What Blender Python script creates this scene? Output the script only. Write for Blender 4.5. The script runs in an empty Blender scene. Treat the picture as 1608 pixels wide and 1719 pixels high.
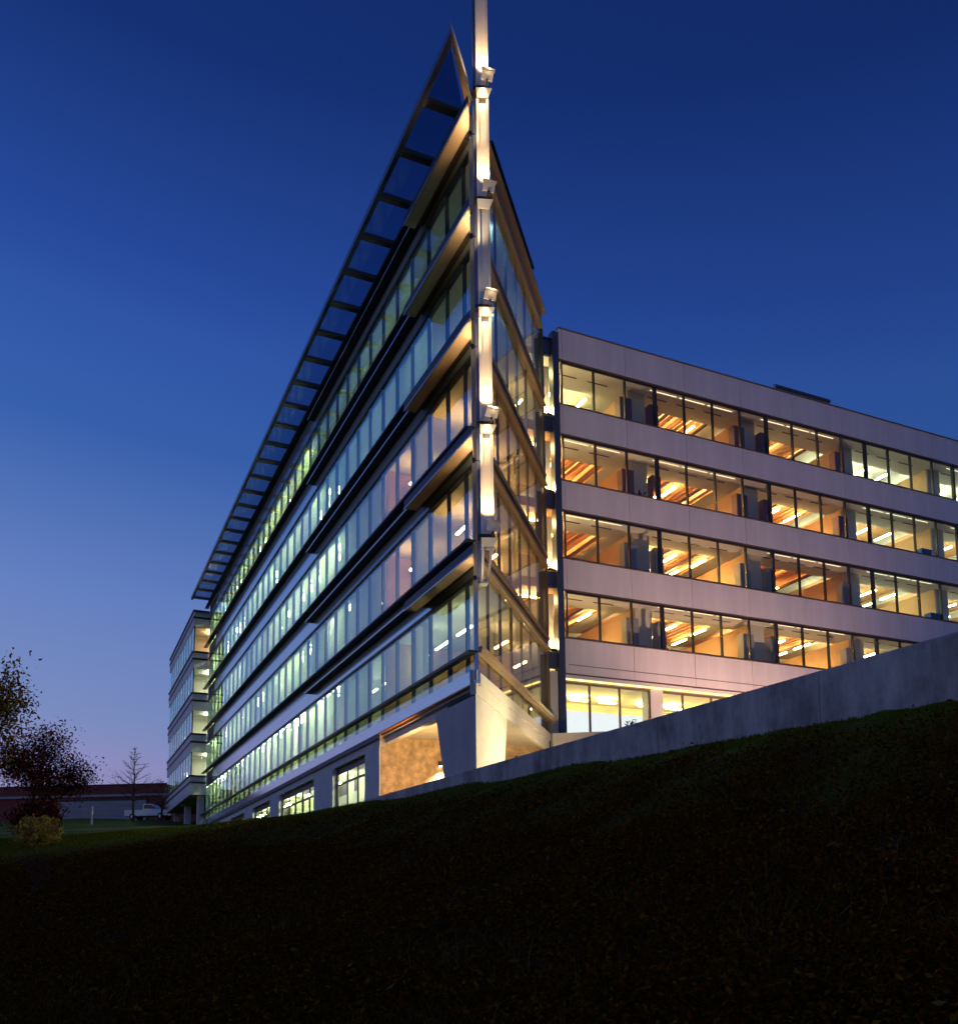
import bpy, bmesh, math, random
import numpy as np
from mathutils import Matrix, Vector
random.seed(7)
rng = np.random.default_rng(7)
SC = bpy.context.scene
COL = SC.collection

# ------------------------------------------------------------------ camera
def make_camera():
    cd = bpy.data.cameras.new('camera')
    co = bpy.data.objects.new('camera', cd)
    COL.objects.link(co)
    cd.lens = 1559.304 / 1719 * 36
    cd.shift_x = (804 - 811.659) / 1719
    cd.shift_y = (1331.97 - 859.5) / 1719
    th, ro = .116198992, -.0115476448
    ct, st, cr, sr = math.cos(th), math.sin(th), math.cos(ro), math.sin(ro)
    r = (cr, -sr * st, sr * ct)
    u = (-sr, -cr * st, cr * ct)
    w = (0, ct, st)
    co.matrix_world = Matrix(((r[0], u[0], -w[0], 0), (r[1], u[1], -w[1], 0), (r[2], u[2], -w[2], 0), (0, 0, 0, 1)))
    cd.clip_end = 6000
    cd.clip_start = .1
    SC.camera = co
make_camera()

# ------------------------------------------------------------------ twilight sky
def s2l(c):
    return tuple((v / 255 / 12.92 if v <= 10 else ((v / 255 + .055) / 1.055) ** 2.4) for v in c)
def make_world():
    W = bpy.data.worlds.new('World')
    SC.world = W
    W.use_nodes = True
    nt = W.node_tree
    N, Lk = nt.nodes, nt.links
    bg = N['Background']
    tc = N.new('ShaderNodeTexCoord')
    sep = N.new('ShaderNodeSeparateXYZ')
    Lk.new(tc.outputs['Generated'], sep.inputs[0])
    def mth(op, a, b):
        n = N.new('ShaderNodeMath'); n.operation = op
        for i, v in enumerate((a, b)):
            if isinstance(v, (int, float)): n.inputs[i].default_value = v
            else: Lk.new(v, n.inputs[i])
        return n.outputs[0]
    z, x = sep.outputs['Z'], sep.outputs['X']
    e = mth('ADD', z, mth('MULTIPLY', mth('MULTIPLY', x, .15), mth('SUBTRACT', 1, z)))
    f = mth('ADD', mth('MULTIPLY', e, .8), .2)           # -0.25..1 -> 0..1
    ramp = N.new('ShaderNodeValToRGB')
    Lk.new(f, ramp.inputs[0])
    stops = [(-.25, (46, 46, 57)), (-.03, (110, 104, 130)), (0.0, (140, 133, 171)), (.093, (132, 133, 180)), (.14, (115, 132, 181)), (.26, (94, 121, 182)),
             (.415, (52, 91, 163)), (.50, (45, 82, 158)), (.56, (36, 69, 146)), (.69, (20, 47, 111)), (1.0, (11, 29, 78))]
    cr = ramp.color_ramp
    while len(cr.elements) < len(stops): cr.elements.new(.5)
    for el, (p, c) in zip(cr.elements, stops):
        el.position = p * .8 + .2
        el.color = (*s2l(c), 1)
    Lk.new(ramp.outputs[0], bg.inputs[0])
    Lk.new(mth('SUBTRACT', 1.0, mth('MULTIPLY', x, .32)), bg.inputs[1])
make_world()

SC.view_settings.view_transform = 'Standard'
SC.view_settings.look = 'None'
SC.view_settings.exposure = 0
SC.view_settings.gamma = 1
SC.view_settings.use_curve_mapping = False
SC.render.engine = 'CYCLES'
cy = SC.cycles
cy.max_bounces = 8; cy.diffuse_bounces = 3; cy.glossy_bounces = 4; cy.transmission_bounces = 4
cy.transparent_max_bounces = 24
cy.sample_clamp_indirect = 3.0
cy.caustics_reflective = False; cy.caustics_refractive = False
cy.use_denoising = True
cy.use_adaptive_sampling = True
cy.adaptive_threshold = .015

# ------------------------------------------------------------------ materials
MT = {}
def _new(name):
    m = bpy.data.materials.new(name); m.use_nodes = True
    MT[name] = m
    return m, m.node_tree, m.node_tree.nodes, m.node_tree.links
def surf(name, col, rough=.6, metal=0., var=0., scale=3., bump=0., bscale=40., stretch=None, spec=.5, col2=None):
    m, nt, N, L = _new(name)
    b = N['Principled BSDF']
    b.inputs['Roughness'].default_value = rough
    b.inputs['Metallic'].default_value = metal
    b.inputs['Specular IOR Level'].default_value = spec
    b.inputs['Base Color'].default_value = (*col, 1)
    if var or bump:
        tc = N.new('ShaderNodeTexCoord'); mp = N.new('ShaderNodeMapping')
        L.new(tc.outputs['Object'], mp.inputs[0])
        if stretch: mp.inputs['Scale'].default_value = stretch
    if var:
        n = N.new('ShaderNodeTexNoise'); n.inputs['Scale'].default_value = scale; n.inputs['Detail'].default_value = 6
        n.inputs['Roughness'].default_value = .65
        L.new(mp.outputs[0], n.inputs[0])
        rp = N.new('ShaderNodeValToRGB')
        rp.color_ramp.elements[0].position = .3; rp.color_ramp.elements[1].position = .72
        c2 = col2 or col
        rp.color_ramp.elements[0].color = (*[v * (1 - var) for v in col], 1)
        rp.color_ramp.elements[1].color = (*[min(.95, v * (1 + var)) for v in c2], 1)
        L.new(n.outputs[0], rp.inputs[0]); L.new(rp.outputs[0], b.inputs['Base Color'])
    if bump:
        n2 = N.new('ShaderNodeTexNoise'); n2.inputs['Scale'].default_value = bscale; n2.inputs['Detail'].default_value = 4
        L.new(mp.outputs[0], n2.inputs[0])
        bp = N.new('ShaderNodeBump'); bp.inputs['Strength'].default_value = bump; bp.inputs['Distance'].default_value = .02
        L.new(n2.outputs[0], bp.inputs['Height']); L.new(bp.outputs[0], b.inputs['Normal'])
    return m
def glass(name, f0, tint, rough=.01, gl=(.95, .97, 1)):
    m, nt, N, L = _new(name)
    N.remove(N['Principled BSDF'])
    out = N['Material Output']
    lw = N.new('ShaderNodeLayerWeight'); lw.inputs['Blend'].default_value = .5
    p = N.new('ShaderNodeMath'); p.operation = 'POWER'; p.inputs[1].default_value = 5
    L.new(lw.outputs['Facing'], p.inputs[0])
    mu = N.new('ShaderNodeMath'); mu.operation = 'MULTIPLY_ADD'; mu.inputs[1].default_value = 1 - f0; mu.inputs[2].default_value = f0
    L.new(p.outputs[0], mu.inputs[0])
    t = N.new('ShaderNodeBsdfTransparent'); t.inputs[0].default_value = (*tint, 1)
    g = N.new('ShaderNodeBsdfGlossy'); g.inputs['Color'].default_value = (*gl, 1); g.inputs['Roughness'].default_value = rough
    mx = N.new('ShaderNodeMixShader')
    L.new(mu.outputs[0], mx.inputs[0]); L.new(t.outputs[0], mx.inputs[1]); L.new(g.outputs[0], mx.inputs[2])
    L.new(mx.outputs[0], out.inputs[0])
    return m
def emit(name, col, st):
    m, nt, N, L = _new(name)
    N.remove(N['Principled BSDF'])
    e = N.new('ShaderNodeEmission'); e.inputs[0].default_value = (*col, 1); e.inputs[1].default_value = st
    L.new(e.outputs[0], N['Material Output'].inputs[0])
    return m
def leafmat(name, cols, rough=.7):
    m, nt, N, L = _new(name)
    b = N['Principled BSDF']; b.inputs['Roughness'].default_value = 1.; b.inputs['Specular IOR Level'].default_value = .0
    g = N.new('ShaderNodeNewGeometry')
    rp = N.new('ShaderNodeValToRGB'); rp.color_ramp.interpolation = 'LINEAR'
    while len(rp.color_ramp.elements) < len(cols): rp.color_ramp.elements.new(.5)
    for i, c in enumerate(cols):
        rp.color_ramp.elements[i].position = i / (len(cols) - 1); rp.color_ramp.elements[i].color = (*c, 1)
    L.new(g.outputs['Random Per Island'], rp.inputs[0]); L.new(rp.outputs[0], b.inputs['Base Color'])
    return m
def fabric(name, col):
    m, nt, N, L = _new(name)
    N.remove(N['Principled BSDF'])
    d = N.new('ShaderNodeBsdfDiffuse'); d.inputs[0].default_value = (*col, 1)
    t = N.new('ShaderNodeBsdfTranslucent'); t.inputs[0].default_value = (*col, 1)
    mx = N.new('ShaderNodeMixShader'); mx.inputs[0].default_value = .55
    L.new(d.outputs[0], mx.inputs[1]); L.new(t.outputs[0], mx.inputs[2]); L.new(mx.outputs[0], N['Material Output'].inputs[0])
    return m

surf('panel_metal', (.78, .93, 1.0), .15, .62, .02, .6)
surf('dark_metal', (.022, .022, .026), .45, .2)
surf('mullion_metal', (.10, .11, .13), .4, .6)
surf('trim_metal', (.55, .57, .62), .3, .8)
surf('navy_metal', (.030, .034, .055), .5, 0)
surf('bronze', (.50, .36, .23), .42, .35, .08, 2.)
surf('bronze_mid', (.36, .26, .165), .45, .35, .08, 2.)
surf('bronze_dark', (.10, .07, .05), .5, .3)
surf('white_steel', (.80, .78, .74), .38, .0, .04, 3.)
surf('blue_steel', (.16, .18, .26), .4, .5)
surf('concrete', (.68, .65, .62), .8, 0, .10, 1.2, .25, 30)
surf('concrete_pier', (.50, .48, .45), .8, 0, .16, .8, .25, 30)
surf('concrete_pale', (.56, .53, .48), .8, 0, .10, 1.5, .2, 25)
surf('wing_panel', (.80, .74, .73), .55, 0, .11, .9, stretch=(1, 1, .12))
surf('wing_cap', (.16, .11, .09), .5, .3)
surf('window_frame', (.035, .032, .032), .45, .3)
surf('ceiling_paint', (.76, .75, .70), .85, 0)
surf('ceiling_cream', (.82, .70, .36), .85, 0)
surf('floor_carpet', (.46, .43, .38), .95, 0)
surf('inner_wall', (.78, .74, .64), .85, 0, .06, .8)
surf('orange_wall', (.70, .44, .20), .8, 0, .08, 1)  # on the partition sides this orange stands for warm lamplight
surf('orange_lit_soffit', (.70, .26, .06), .6)  # porch glow from below put into the orange base colour
surf('blue_paint', (.05, .12, .40), .5)
surf('timber', (.50, .27, .11), .55, 0, .22, 5, stretch=(4, .3, 4))
surf('duct_dark', (.10, .06, .04), .7, 0)
surf('cabinet_brown', (.28, .12, .08), .5, 0, .12, 6)
surf('cabinet_grey', (.38, .37, .34), .5, 0, .06, 6)
surf('stone_wall', (.46, .34, .21), .85, 0, .5, 3.0, .6, 14)
surf('screen_white', (.85, .87, .9), .5, 0, .03, 1.)
surf('wall_grey', (.40, .37, .35), .8, 0, .1, 1)
surf('brick_red', (.26, .06, .045), .9, 0, .25, 20)
surf('white_paint', (.70, .68, .66), .5, 0, .05, 2)
surf('white_paint_car', (.78, .78, .77), .25, 0)
surf('rubber', (.02, .02, .02), .8, 0)
surf('dark_glass', (.01, .012, .015), .08, 0)
surf('bark', (.055, .04, .032), .9, 0, .3, 12)
surf('asphalt', (.05, .05, .052), .9, 0, .15, 8)
surf('path_pave', (.16, .15, .12), .9, 0, .15, 4)
surf('furniture_dark', (.06, .06, .065), .6, 0)
surf('black_plastic', (.02, .02, .022), .4, 0)
glass('glass_facade', .17, (.90, .97, .95), .01, (.72, .95, 1.0))
glass('glass_prow', .04, (.86, .88, .84))
glass('glass_wing', .025, (.93, .94, .92))
glass('glass_canopy', .06, (.54, .61, .70))
fabric('blind_cloth', (.82, .88, .62))
fabric('blind_pale', (.84, .86, .84))
emit('light_green', (.88, 1.0, .55), 20.0)
emit('light_yellow', (1.0, .82, .34), 58.0)
emit('light_orange', (1.0, .63, .25), 100.0)
emit('light_room', (.93, 1.0, .64), 50.0)
emit('light_white', (.92, .97, 1.0), 46.0)
emit('light_warm', (1.0, .68, .28), 72.0)
emit('light_dim', (1.0, .62, .26), 50.0)
emit('light_amber', (1.0, .50, .15), 80.0)
emit('light_cove', (1.0, .72, .22), 3.2)
emit('light_panel', (.90, 1.0, .50), 130.0)
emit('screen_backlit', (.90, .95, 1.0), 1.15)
emit('edge_fill', (1.0, .78, .46), 3.0)  # glow of the added fill strips along the wing glass
emit('edge_fill_green', (.95, 1.0, .66), 2.6)
emit('light_bay', (.90, 1.0, .62), 150.0)
emit('light_orange_low', (1.0, .56, .18), 44.0)
emit('light_cool', (.52, .94, 1.0), 62.0)
emit('light_panel_low', (.92, 1.0, .62), 70.0)
emit('lamp_lens', (1.0, .86, .60), 14.)
emit('bulb_hot', (1.0, .68, .28), 170.0)
leafmat('leaf_red', [(.05, .014, .014), (.17, .035, .025), (.08, .022, .022), (.22, .07, .03)])
leafmat('leaf_yellow', [(.16, .15, .03), (.40, .22, .03), (.50, .32, .04), (.20, .12, .02)])
leafmat('leaf_bush', [(.30, .22, .05), (.50, .36, .07), (.60, .46, .12), (.26, .17, .04)])
leafmat('leaf_cover', [(.042, .022, .001), (.15, .030, .002), (.065, .030, .002), (.19, .080, .008), (.022, .024, .001)])
leafmat('leaf_fallen', [(.12, .07, .02), (.07, .035, .010), (.15, .10, .04), (.12, .025, .008)])
leafmat('dry_blade', [(.10, .05, .008), (.17, .10, .022), (.08, .032, .006), (.22, .15, .05)])
leafmat('grass_blade', [(.07, .085, .006), (.11, .12, .010), (.08, .10, .007), (.15, .12, .014)])

def wall_material():
    m, nt, N, L = _new('wall_concrete')
    b = N['Principled BSDF']; b.inputs['Roughness'].default_value = .85
    tc = N.new('ShaderNodeTexCoord')
    mp = N.new('ShaderNodeMapping'); mp.inputs['Scale'].default_value = (1.1, 1.1, .28); L.new(tc.outputs['Object'], mp.inputs[0])
    n1 = N.new('ShaderNodeTexNoise'); n1.inputs['Scale'].default_value = 2.2; n1.inputs['Detail'].default_value = 8; n1.inputs['Roughness'].default_value = .7
    L.new(mp.outputs[0], n1.inputs[0])
    n2 = N.new('ShaderNodeTexNoise'); n2.inputs['Scale'].default_value = .55; n2.inputs['Detail'].default_value = 8; n2.inputs['Roughness'].default_value = .68
    L.new(tc.outputs['Object'], n2.inputs[0])
    mx = N.new('ShaderNodeMix'); mx.data_type = 'FLOAT'; mx.inputs[0].default_value = .5
    L.new(n1.outputs[0], mx.inputs[2]); L.new(n2.outputs[0], mx.inputs[3])
    rp = N.new('ShaderNodeValToRGB')
    rp.color_ramp.elements[0].position = .36; rp.color_ramp.elements[0].color = (.14, .13, .115, 1)
    rp.color_ramp.elements[1].position = .62; rp.color_ramp.elements[1].color = (.60, .55, .47, 1)
    L.new(mx.outputs[0], rp.inputs[0]); L.new(rp.outputs[0], b.inputs['Base Color'])
    n3 = N.new('ShaderNodeTexNoise'); n3.inputs['Scale'].default_value = 14; n3.inputs['Detail'].default_value = 5
    L.new(tc.outputs['Object'], n3.inputs[0])
    bp = N.new('ShaderNodeBump'); bp.inputs['Strength'].default_value = .35; bp.inputs['Distance'].default_value = .03
    L.new(n3.outputs[0], bp.inputs['Height']); L.new(bp.outputs[0], b.inputs['Normal'])
wall_material()
def ground_material():
    m, nt, N, L = _new('ground_soil')
    b = N['Principled BSDF']; b.inputs['Roughness'].default_value = .95; b.inputs['Specular IOR Level'].default_value = .1
    at = N.new('ShaderNodeAttribute'); at.attribute_name = 'grassy'
    tc = N.new('ShaderNodeTexCoord')
    n1 = N.new('ShaderNodeTexNoise'); n1.inputs['Scale'].default_value = 1.6; n1.inputs['Detail'].default_value = 10; n1.inputs['Roughness'].default_value = .75
    L.new(tc.outputs['Object'], n1.inputs[0])
    g = N.new('ShaderNodeValToRGB'); g.color_ramp.elements[0].position = .35; g.color_ramp.elements[1].position = .7
    g.color_ramp.elements[0].color = (.055, .07, .004, 1); g.color_ramp.elements[1].color = (.14, .155, .010, 1)
    s = N.new('ShaderNodeValToRGB'); s.color_ramp.elements[0].position = .35; s.color_ramp.elements[1].position = .7
    s.color_ramp.elements[0].color = (.018, .009, .001, 1); s.color_ramp.elements[1].color = (.08, .040, .003, 1)
    L.new(n1.outputs[0], g.inputs[0]); L.new(n1.outputs[0], s.inputs[0])
    mx = N.new('ShaderNodeMix'); mx.data_type = 'RGBA'
    L.new(at.outputs['Fac'], mx.inputs[0]); L.new(s.outputs[0], mx.inputs[6]); L.new(g.outputs[0], mx.inputs[7])
    L.new(mx.outputs[2], b.inputs['Base Color'])
    n3 = N.new('ShaderNodeTexNoise'); n3.inputs['Scale'].default_value = 9; n3.inputs['Detail'].default_value = 8
    L.new(tc.outputs['Object'], n3.inputs[0])
    bp = N.new('ShaderNodeBump'); bp.inputs['Strength'].default_value = .8; bp.inputs['Distance'].default_value = .08
    L.new(n3.outputs[0], bp.inputs['Height']); L.new(bp.outputs[0], b.inputs['Normal'])
ground_material()

# ------------------------------------------------------------------ builders
WM = {}
I4 = Matrix.Identity(4)
def frame(ox, oy, oz, dx, dy):
    return Matrix(((dx, -dy, 0, ox), (dy, dx, 0, oy), (0, 0, 1, oz), (0, 0, 0, 1)))
class MB:
    def __init__(s): s.v = []; s.f = []
    def box(s, x0, x1, y0, y1, z0, z1):
        n = len(s.v)
        s.v += [(x0, y0, z0), (x1, y0, z0), (x1, y1, z0), (x0, y1, z0), (x0, y0, z1), (x1, y0, z1), (x1, y1, z1), (x0, y1, z1)]
        s.f += [tuple(n + i for i in q) for q in ((0, 3, 2, 1), (4, 5, 6, 7), (0, 1, 5, 4), (1, 2, 6, 5), (2, 3, 7, 6), (3, 0, 4, 7))]
        return s
    def prism(s, poly, z0, z1, top=None):
        a = sum(poly[i][0] * poly[(i + 1) % len(poly)][1] - poly[(i + 1) % len(poly)][0] * poly[i][1] for i in range(len(poly)))
        top = top or poly
        if a < 0: poly = poly[::-1]; top = top[::-1]
        n = len(s.v); k = len(poly)
        s.v += [(x, y, z0) for x, y in poly] + [(x, y, z1) for x, y in top]
        s.f += [tuple(n + i for i in range(k))[::-1], tuple(n + k + i for i in range(k))]
        s.f += [(n + i, n + (i + 1) % k, n + k + (i + 1) % k, n + k + i) for i in range(k)]
        return s
    def profile(s, pts, x0, x1):          # closed (y,z) outline swept along x
        n = len(s.v); k = len(pts)
        a = sum(pts[i][0] * pts[(i + 1) % k][1] - pts[(i + 1) % k][0] * pts[i][1] for i in range(k))
        if a < 0: pts = pts[::-1]
        s.v += [(x0, y, z) for y, z in pts] + [(x1, y, z) for y, z in pts]
        s.f += [tuple(n + i for i in range(k))[::-1], tuple(n + k + i for i in range(k))]
        s.f += [(n + i, n + (i + 1) % k, n + k + (i + 1) % k, n + k + i) for i in range(k)]
        return s
    def tube(s, a, b, r0, r1, k=6):
        a = Vector(a); b = Vector(b); d = (b - a).normalized()
        u = d.orthogonal().normalized(); w = d.cross(u)
        n = len(s.v)
        for p, r in ((a, r0), (b, r1)):
            for i in range(k):
                t = 2 * math.pi * i / k
                s.v.append(tuple(p + (u * math.cos(t) + w * math.sin(t)) * r))
        s.f += [(n + i, n + (i + 1) % k, n + k + (i + 1) % k, n + k + i) for i in range(k)]
        s.f += [tuple(n + i for i in range(k))[::-1], tuple(n + k + i for i in range(k))]
        return s
    def mesh(s, name, mat):
        me = bpy.data.meshes.new(name)
        me.from_pydata(s.v, [], s.f)
        me.materials.append(MT[mat]); me.update()
        return me
def bx(*a): return MB().box(*a)
def cloth(w, h):                        # a hanging cloth with soft folds, a hem bar and a head rail
    m = MB(); n = max(6, int(w / .11)); k = len(m.v)
    for i in range(n + 1):
        x = w * i / n; y = -.016 + .014 * math.sin(i * 1.9)
        m.v += [(x, y, .03), (x, y, h - .04)]
    m.f += [(k + 2 * i, k + 2 * i + 2, k + 2 * i + 3, k + 2 * i + 1) for i in range(n)]
    return m.box(0, w, -.034, 0, 0, .03).box(0, w, -.04, .004, h - .04, h)
def place(o, world, parent):
    COL.objects.link(o)
    WM[o.name] = world
    if parent is not None:
        o.parent = parent
        o.matrix_local = WM[parent.name].inverted() @ world
    else:
        o.matrix_world = world
    return o
def part(name, shape, mat, parent, fr=None, loc=(0, 0, 0), rot=None):
    me = shape.mesh(name, mat) if isinstance(shape, MB) else shape
    o = bpy.data.objects.new(name, me)
    w = (fr if fr is not None else WM[parent.name]) @ Matrix.Translation(loc)
    if rot is not None: w = w @ rot
    return place(o, w, parent)
def thing(name, label, cat, fr, group=None):
    o = bpy.data.objects.new(name, None); o.empty_display_size = .5
    o['label'] = label; o['category'] = cat
    if group: o['group'] = group
    return place(o, fr, None)
def single(name, shape, mat, label, cat, fr=I4, group=None):
    me = shape.mesh(name, mat) if isinstance(shape, MB) else shape
    o = bpy.data.objects.new(name, me)
    o['label'] = label; o['category'] = cat
    if group: o['group'] = group
    return place(o, fr, None)
def setting(name, shape, mat, fr=I4, kind='structure'):
    me = shape.mesh(name, mat) if isinstance(shape, MB) else shape
    o = bpy.data.objects.new(name, me); o['kind'] = kind
    return place(o, fr, None)
def lamp(name, kind, pos, aim, energy, col, parent, size=.1, blend=.6, angle=60):
    ld = bpy.data.lights.new(name, kind); ld.energy = energy; ld.color = col
    if kind == 'SPOT':
        ld.spot_size = math.radians(angle); ld.spot_blend = blend; ld.shadow_soft_size = size
    elif kind == 'AREA':
        ld.size = size
    else: ld.shadow_soft_size = size
    o = bpy.data.objects.new(name, ld)
    d = (Vector(aim) - Vector(pos)).normalized() if aim is not None else Vector((0, 0, -1))
    w = Matrix.Translation(pos) @ d.to_track_quat('-Z', 'Y').to_matrix().to_4x4()
    return place(o, w, parent)

# ------------------------------------------------------------------ site frames
P0 = (-.235, 31.5)
Lx, Ly = -.42122, .90696           # along the long glass front, away from the prow
Wx, Wy = .90696, .42122            # along the banded wing, to the right
Rx, Ry = .26284, .96484            # along the short side of the prow
Q0 = (4.146, 45.2)
FL = frame(*P0, 0, Lx, Ly)         # x along front, y outward (left), z up
FR = frame(*P0, 0, Rx, Ry)         # x along prow side, -y outward (right)
FW = frame(*Q0, 0, Wx, Wy)         # x along wing, -y outward (towards the camera)
def fl(t, o, z): return FL @ Vector((t, o, z))
def frp(s, o, z): return FR @ Vector((s, -o, z))
def fw(s, o, z): return FW @ Vector((s, -o, z))
S = [8.80, 12.95, 17.12, 21.27, 25.42, 29.38]      # apparent sill lines
GB = [8.02] + [s - .36 for s in S[1:5]]            # glass bottoms
GT = [s - 1.72 for s in S[1:]]                     # glass heads
TEND = 62.2
RL = 13.0
RE = (RL * .7642, -RL * .6450)                     # end of prow side, in the FL frame

# ================================================================== GROUND
ctrl = [(0, 0, -1.7), (0, -10, -3.6), (-10, 0, -3.0), (10, -2, .2), (20, 0, 2.4), (30, 10, 3.4),
        (-4.2, 37.9, 4.22), (-.22, 30.4, 3.93), (2.7, 24.9, 3.70), (5.3, 20, 3.42), (6.6, 17.7, 3.36), (7.7, 15.5, 3.25), (9, 13.1, 3.15), (11, 9.4, 3.0),
        (6, 30, 3.6), (15, 25, 3.6), (20, 15, 3.4), (20, 45, 3.6), (40, 40, 3.6), (60, 60, 4),
        (-5.54, 40.55, 4.30), (-8.69, 47.34, 4.67), (-12.2, 54.9, 5.19), (-15.83, 62.7, 5.75), (-24.4, 81.1, 6.86), (-28, 88, 7.3),
        (5, 60, 4.), (-5, 80, 5.2), (20, 80, 4), (-15, 100, 8),
        (-6.4, 15, -.5), (-10.6, 25, .6), (-17, 40, 2.1), (-25.5, 60, 4.55), (-36, 85, 7.5), (-49, 115, 10.9), (-60, 140, 12.4),
        (-7.6, 15, -.7), (-20, 40, 1.6), (-30, 60, 4.0), (-44, 85, 7.0), (-60, 115, 10.6),
        (-3, 15, .1), (-5, 25, 1.5), (-7, 35, 3.1), (-12, 45, 3.7), (-17.5, 60, 5.0), (-28, 80, 6.9), (-38, 105, 9.6),
        (-.1, 10, .05), (-.1, 20, 2.05), (3.4, 8, .6), (1.8, 4, -.8), (5.5, 12, 2.1),
        (-90, 60, 3), (-120, 140, 11), (0, 180, 10), (60, 160, 8), (-100, 0, -3)]
CP = np.array(ctrl, float)
def _k(r): return r
_A = np.zeros((len(CP) + 3,) * 2)
_d = np.hypot(CP[:, None, 0] - CP[None, :, 0], CP[:, None, 1] - CP[None, :, 1])
_A[:len(CP), :len(CP)] = _d + 1e-9
_A[:len(CP), len(CP):] = np.c_[np.ones(len(CP)), CP[:, :2]]
_A[len(CP):, :len(CP)] = _A[:len(CP), len(CP):].T
_w = np.linalg.solve(_A, np.r_[CP[:, 2], 0, 0, 0])
def ground_z(x, y):
    x = np.atleast_1d(np.asarray(x, float)); y = np.atleast_1d(np.asarray(y, float))
    out = np.empty(len(x))
    for i in range(0, len(x), 20000):
        xs, ys = x[i:i + 20000], y[i:i + 20000]
        d = np.hypot(xs[:, None] - CP[None, :, 0], ys[:, None] - CP[None, :, 1])
        out[i:i + 20000] = d @ _w[:len(CP)] + _w[-3] + _w[-2] * xs + _w[-1] * ys
    return np.clip(out, -8, 13.5)
WA, WB = np.array((-4.90, 39.2)), np.array((11.2, 8.95))     # retaining wall line
_wd = (WB - WA) / np.linalg.norm(WB - WA)
_wn = np.array((_wd[1], -_wd[0]))                            # towards the camera side
if (np.array((0, 0)) - WA) @ _wn < 0: _wn = -_wn
def wall_dist(x, y): return (x - WA[0]) * _wn[0] + (y - WA[1]) * _wn[1]
def grassy(x, y):
    d = wall_dist(x, y)
    wob = 1.2 * np.sin(x * .9 + y * .5) + .8 * np.sin(x * 2.1 - y * 1.3)
    g = np.clip((5.6 + .05 * np.hypot(x, y) + wob - d) / 4.2, 0, 1)
    far = np.clip((np.hypot(x, y) - 46) / 10, 0, 1)
    return np.maximum(g, far)
def make_ground():
    xs = np.unique(np.r_[np.linspace(-3000, -150, 8), np.linspace(-150, -40, 36), np.linspace(-40, 16, 150), np.linspace(16, 150, 40), np.linspace(150, 3000, 8)])
    ys = np.unique(np.r_[np.linspace(-3000, -40, 6), np.linspace(-40, -2, 18), np.linspace(-2, 60, 160), np.linspace(60, 200, 60), np.linspace(200, 5000, 10)])
    X, Y = np.meshgrid(xs, ys)
    x, y = X.ravel(), Y.ravel()
    z = ground_z(x, y)
    near = np.clip(1 - np.hypot(x, y - 15) / 60, 0, 1)
    z = z + near * (.05 * np.sin(x * 2.3 + 1) * np.sin(y * 1.9) + .04 * np.sin(x * 5.1 - y * 3.7))
    # cut down below the buildings and the paved court
    nx, ny = len(xs), len(ys)
    f = [(j * nx + i, j * nx + i + 1, (j + 1) * nx + i + 1, (j + 1) * nx + i) for j in range(ny - 1) for i in range(nx - 1)]
    me = bpy.data.meshes.new('ground')
    me.from_pydata(list(zip(x, y, z)), [], f)
    at = me.attributes.new('grassy', 'FLOAT', 'POINT')
    at.data.foreach_set('value', grassy(x, y).astype(np.float32))
    me.materials.append(MT['ground_soil'])
    me.polygons.foreach_set('use_smooth', np.ones(len(me.polygons), bool)); me.update()
    setting('ground', me, None)
make_ground()
gz = lambda x, y: float(ground_z(x, y)[0])

# paved court behind the wall and under the prow
court = [fl(t, o, 0) for t, o in ((9.0, .3), (10.3, -.3), (10.3, -8.9), (11.5, -10.0))]
court = [(v.x, v.y) for v in court] + [(20, 50.5), (34, 52), (30, 12), (11.4, 8.95)] + [tuple(WB - _wn * .16), tuple(WA - _wn * .16)]
setting('plaza', MB().prism(court, 3.2, 4.26), 'concrete_pale')

# ================================================================== GLASS OFFICE BUILDING
B = thing('glass_office_building', 'long glass office building with pointed prow corner, dark ledges and slatted roof canopy', 'office building', FL)
tm = [.05, .75] + [.45 + 1.93 * i for i in range(1, 33)]
# floor slabs (their undersides are the ceilings)
poly = [(.35, -.16), (TEND - .1, -.16), (TEND - .1, -9.3), (11.6, -9.3), (11.6, -8.7), (RE[0] - .05, RE[1] + .22)]
for k in range(5):
    part('floor_slab', MB().prism(poly, GT[k] + .66, GT[k] + 1.08), 'ceiling_paint', B)
    if k: part('floor_finish', MB().prism(poly, GT[k - 1] + 1.08, GT[k - 1] + 1.11), 'floor_carpet', B)
part('floor_slab', MB().prism(poly, 7.56, 7.96), 'floor_carpet', B)
part('roof', MB().prism([(.1, -.02), (TEND, -.02), (TEND, -9.4), (11.6, -9.4), (11.6, -8.6), (RE[0], RE[1] + .1)], 28.95, 29.3), 'concrete', B)
part('core_wall', bx(12.5, 61.5, -7.4, -7.1, 7.96, 28.9), 'inner_wall', B)
part('end_wall', bx(TEND - .1, TEND + .12, -9.6, .0, 4.5, 29.3), 'panel_metal', B)
part('back_wall', bx(11.6, TEND, -9.7, -9.42, 4.0, 29.3), 'concrete', B)

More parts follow.
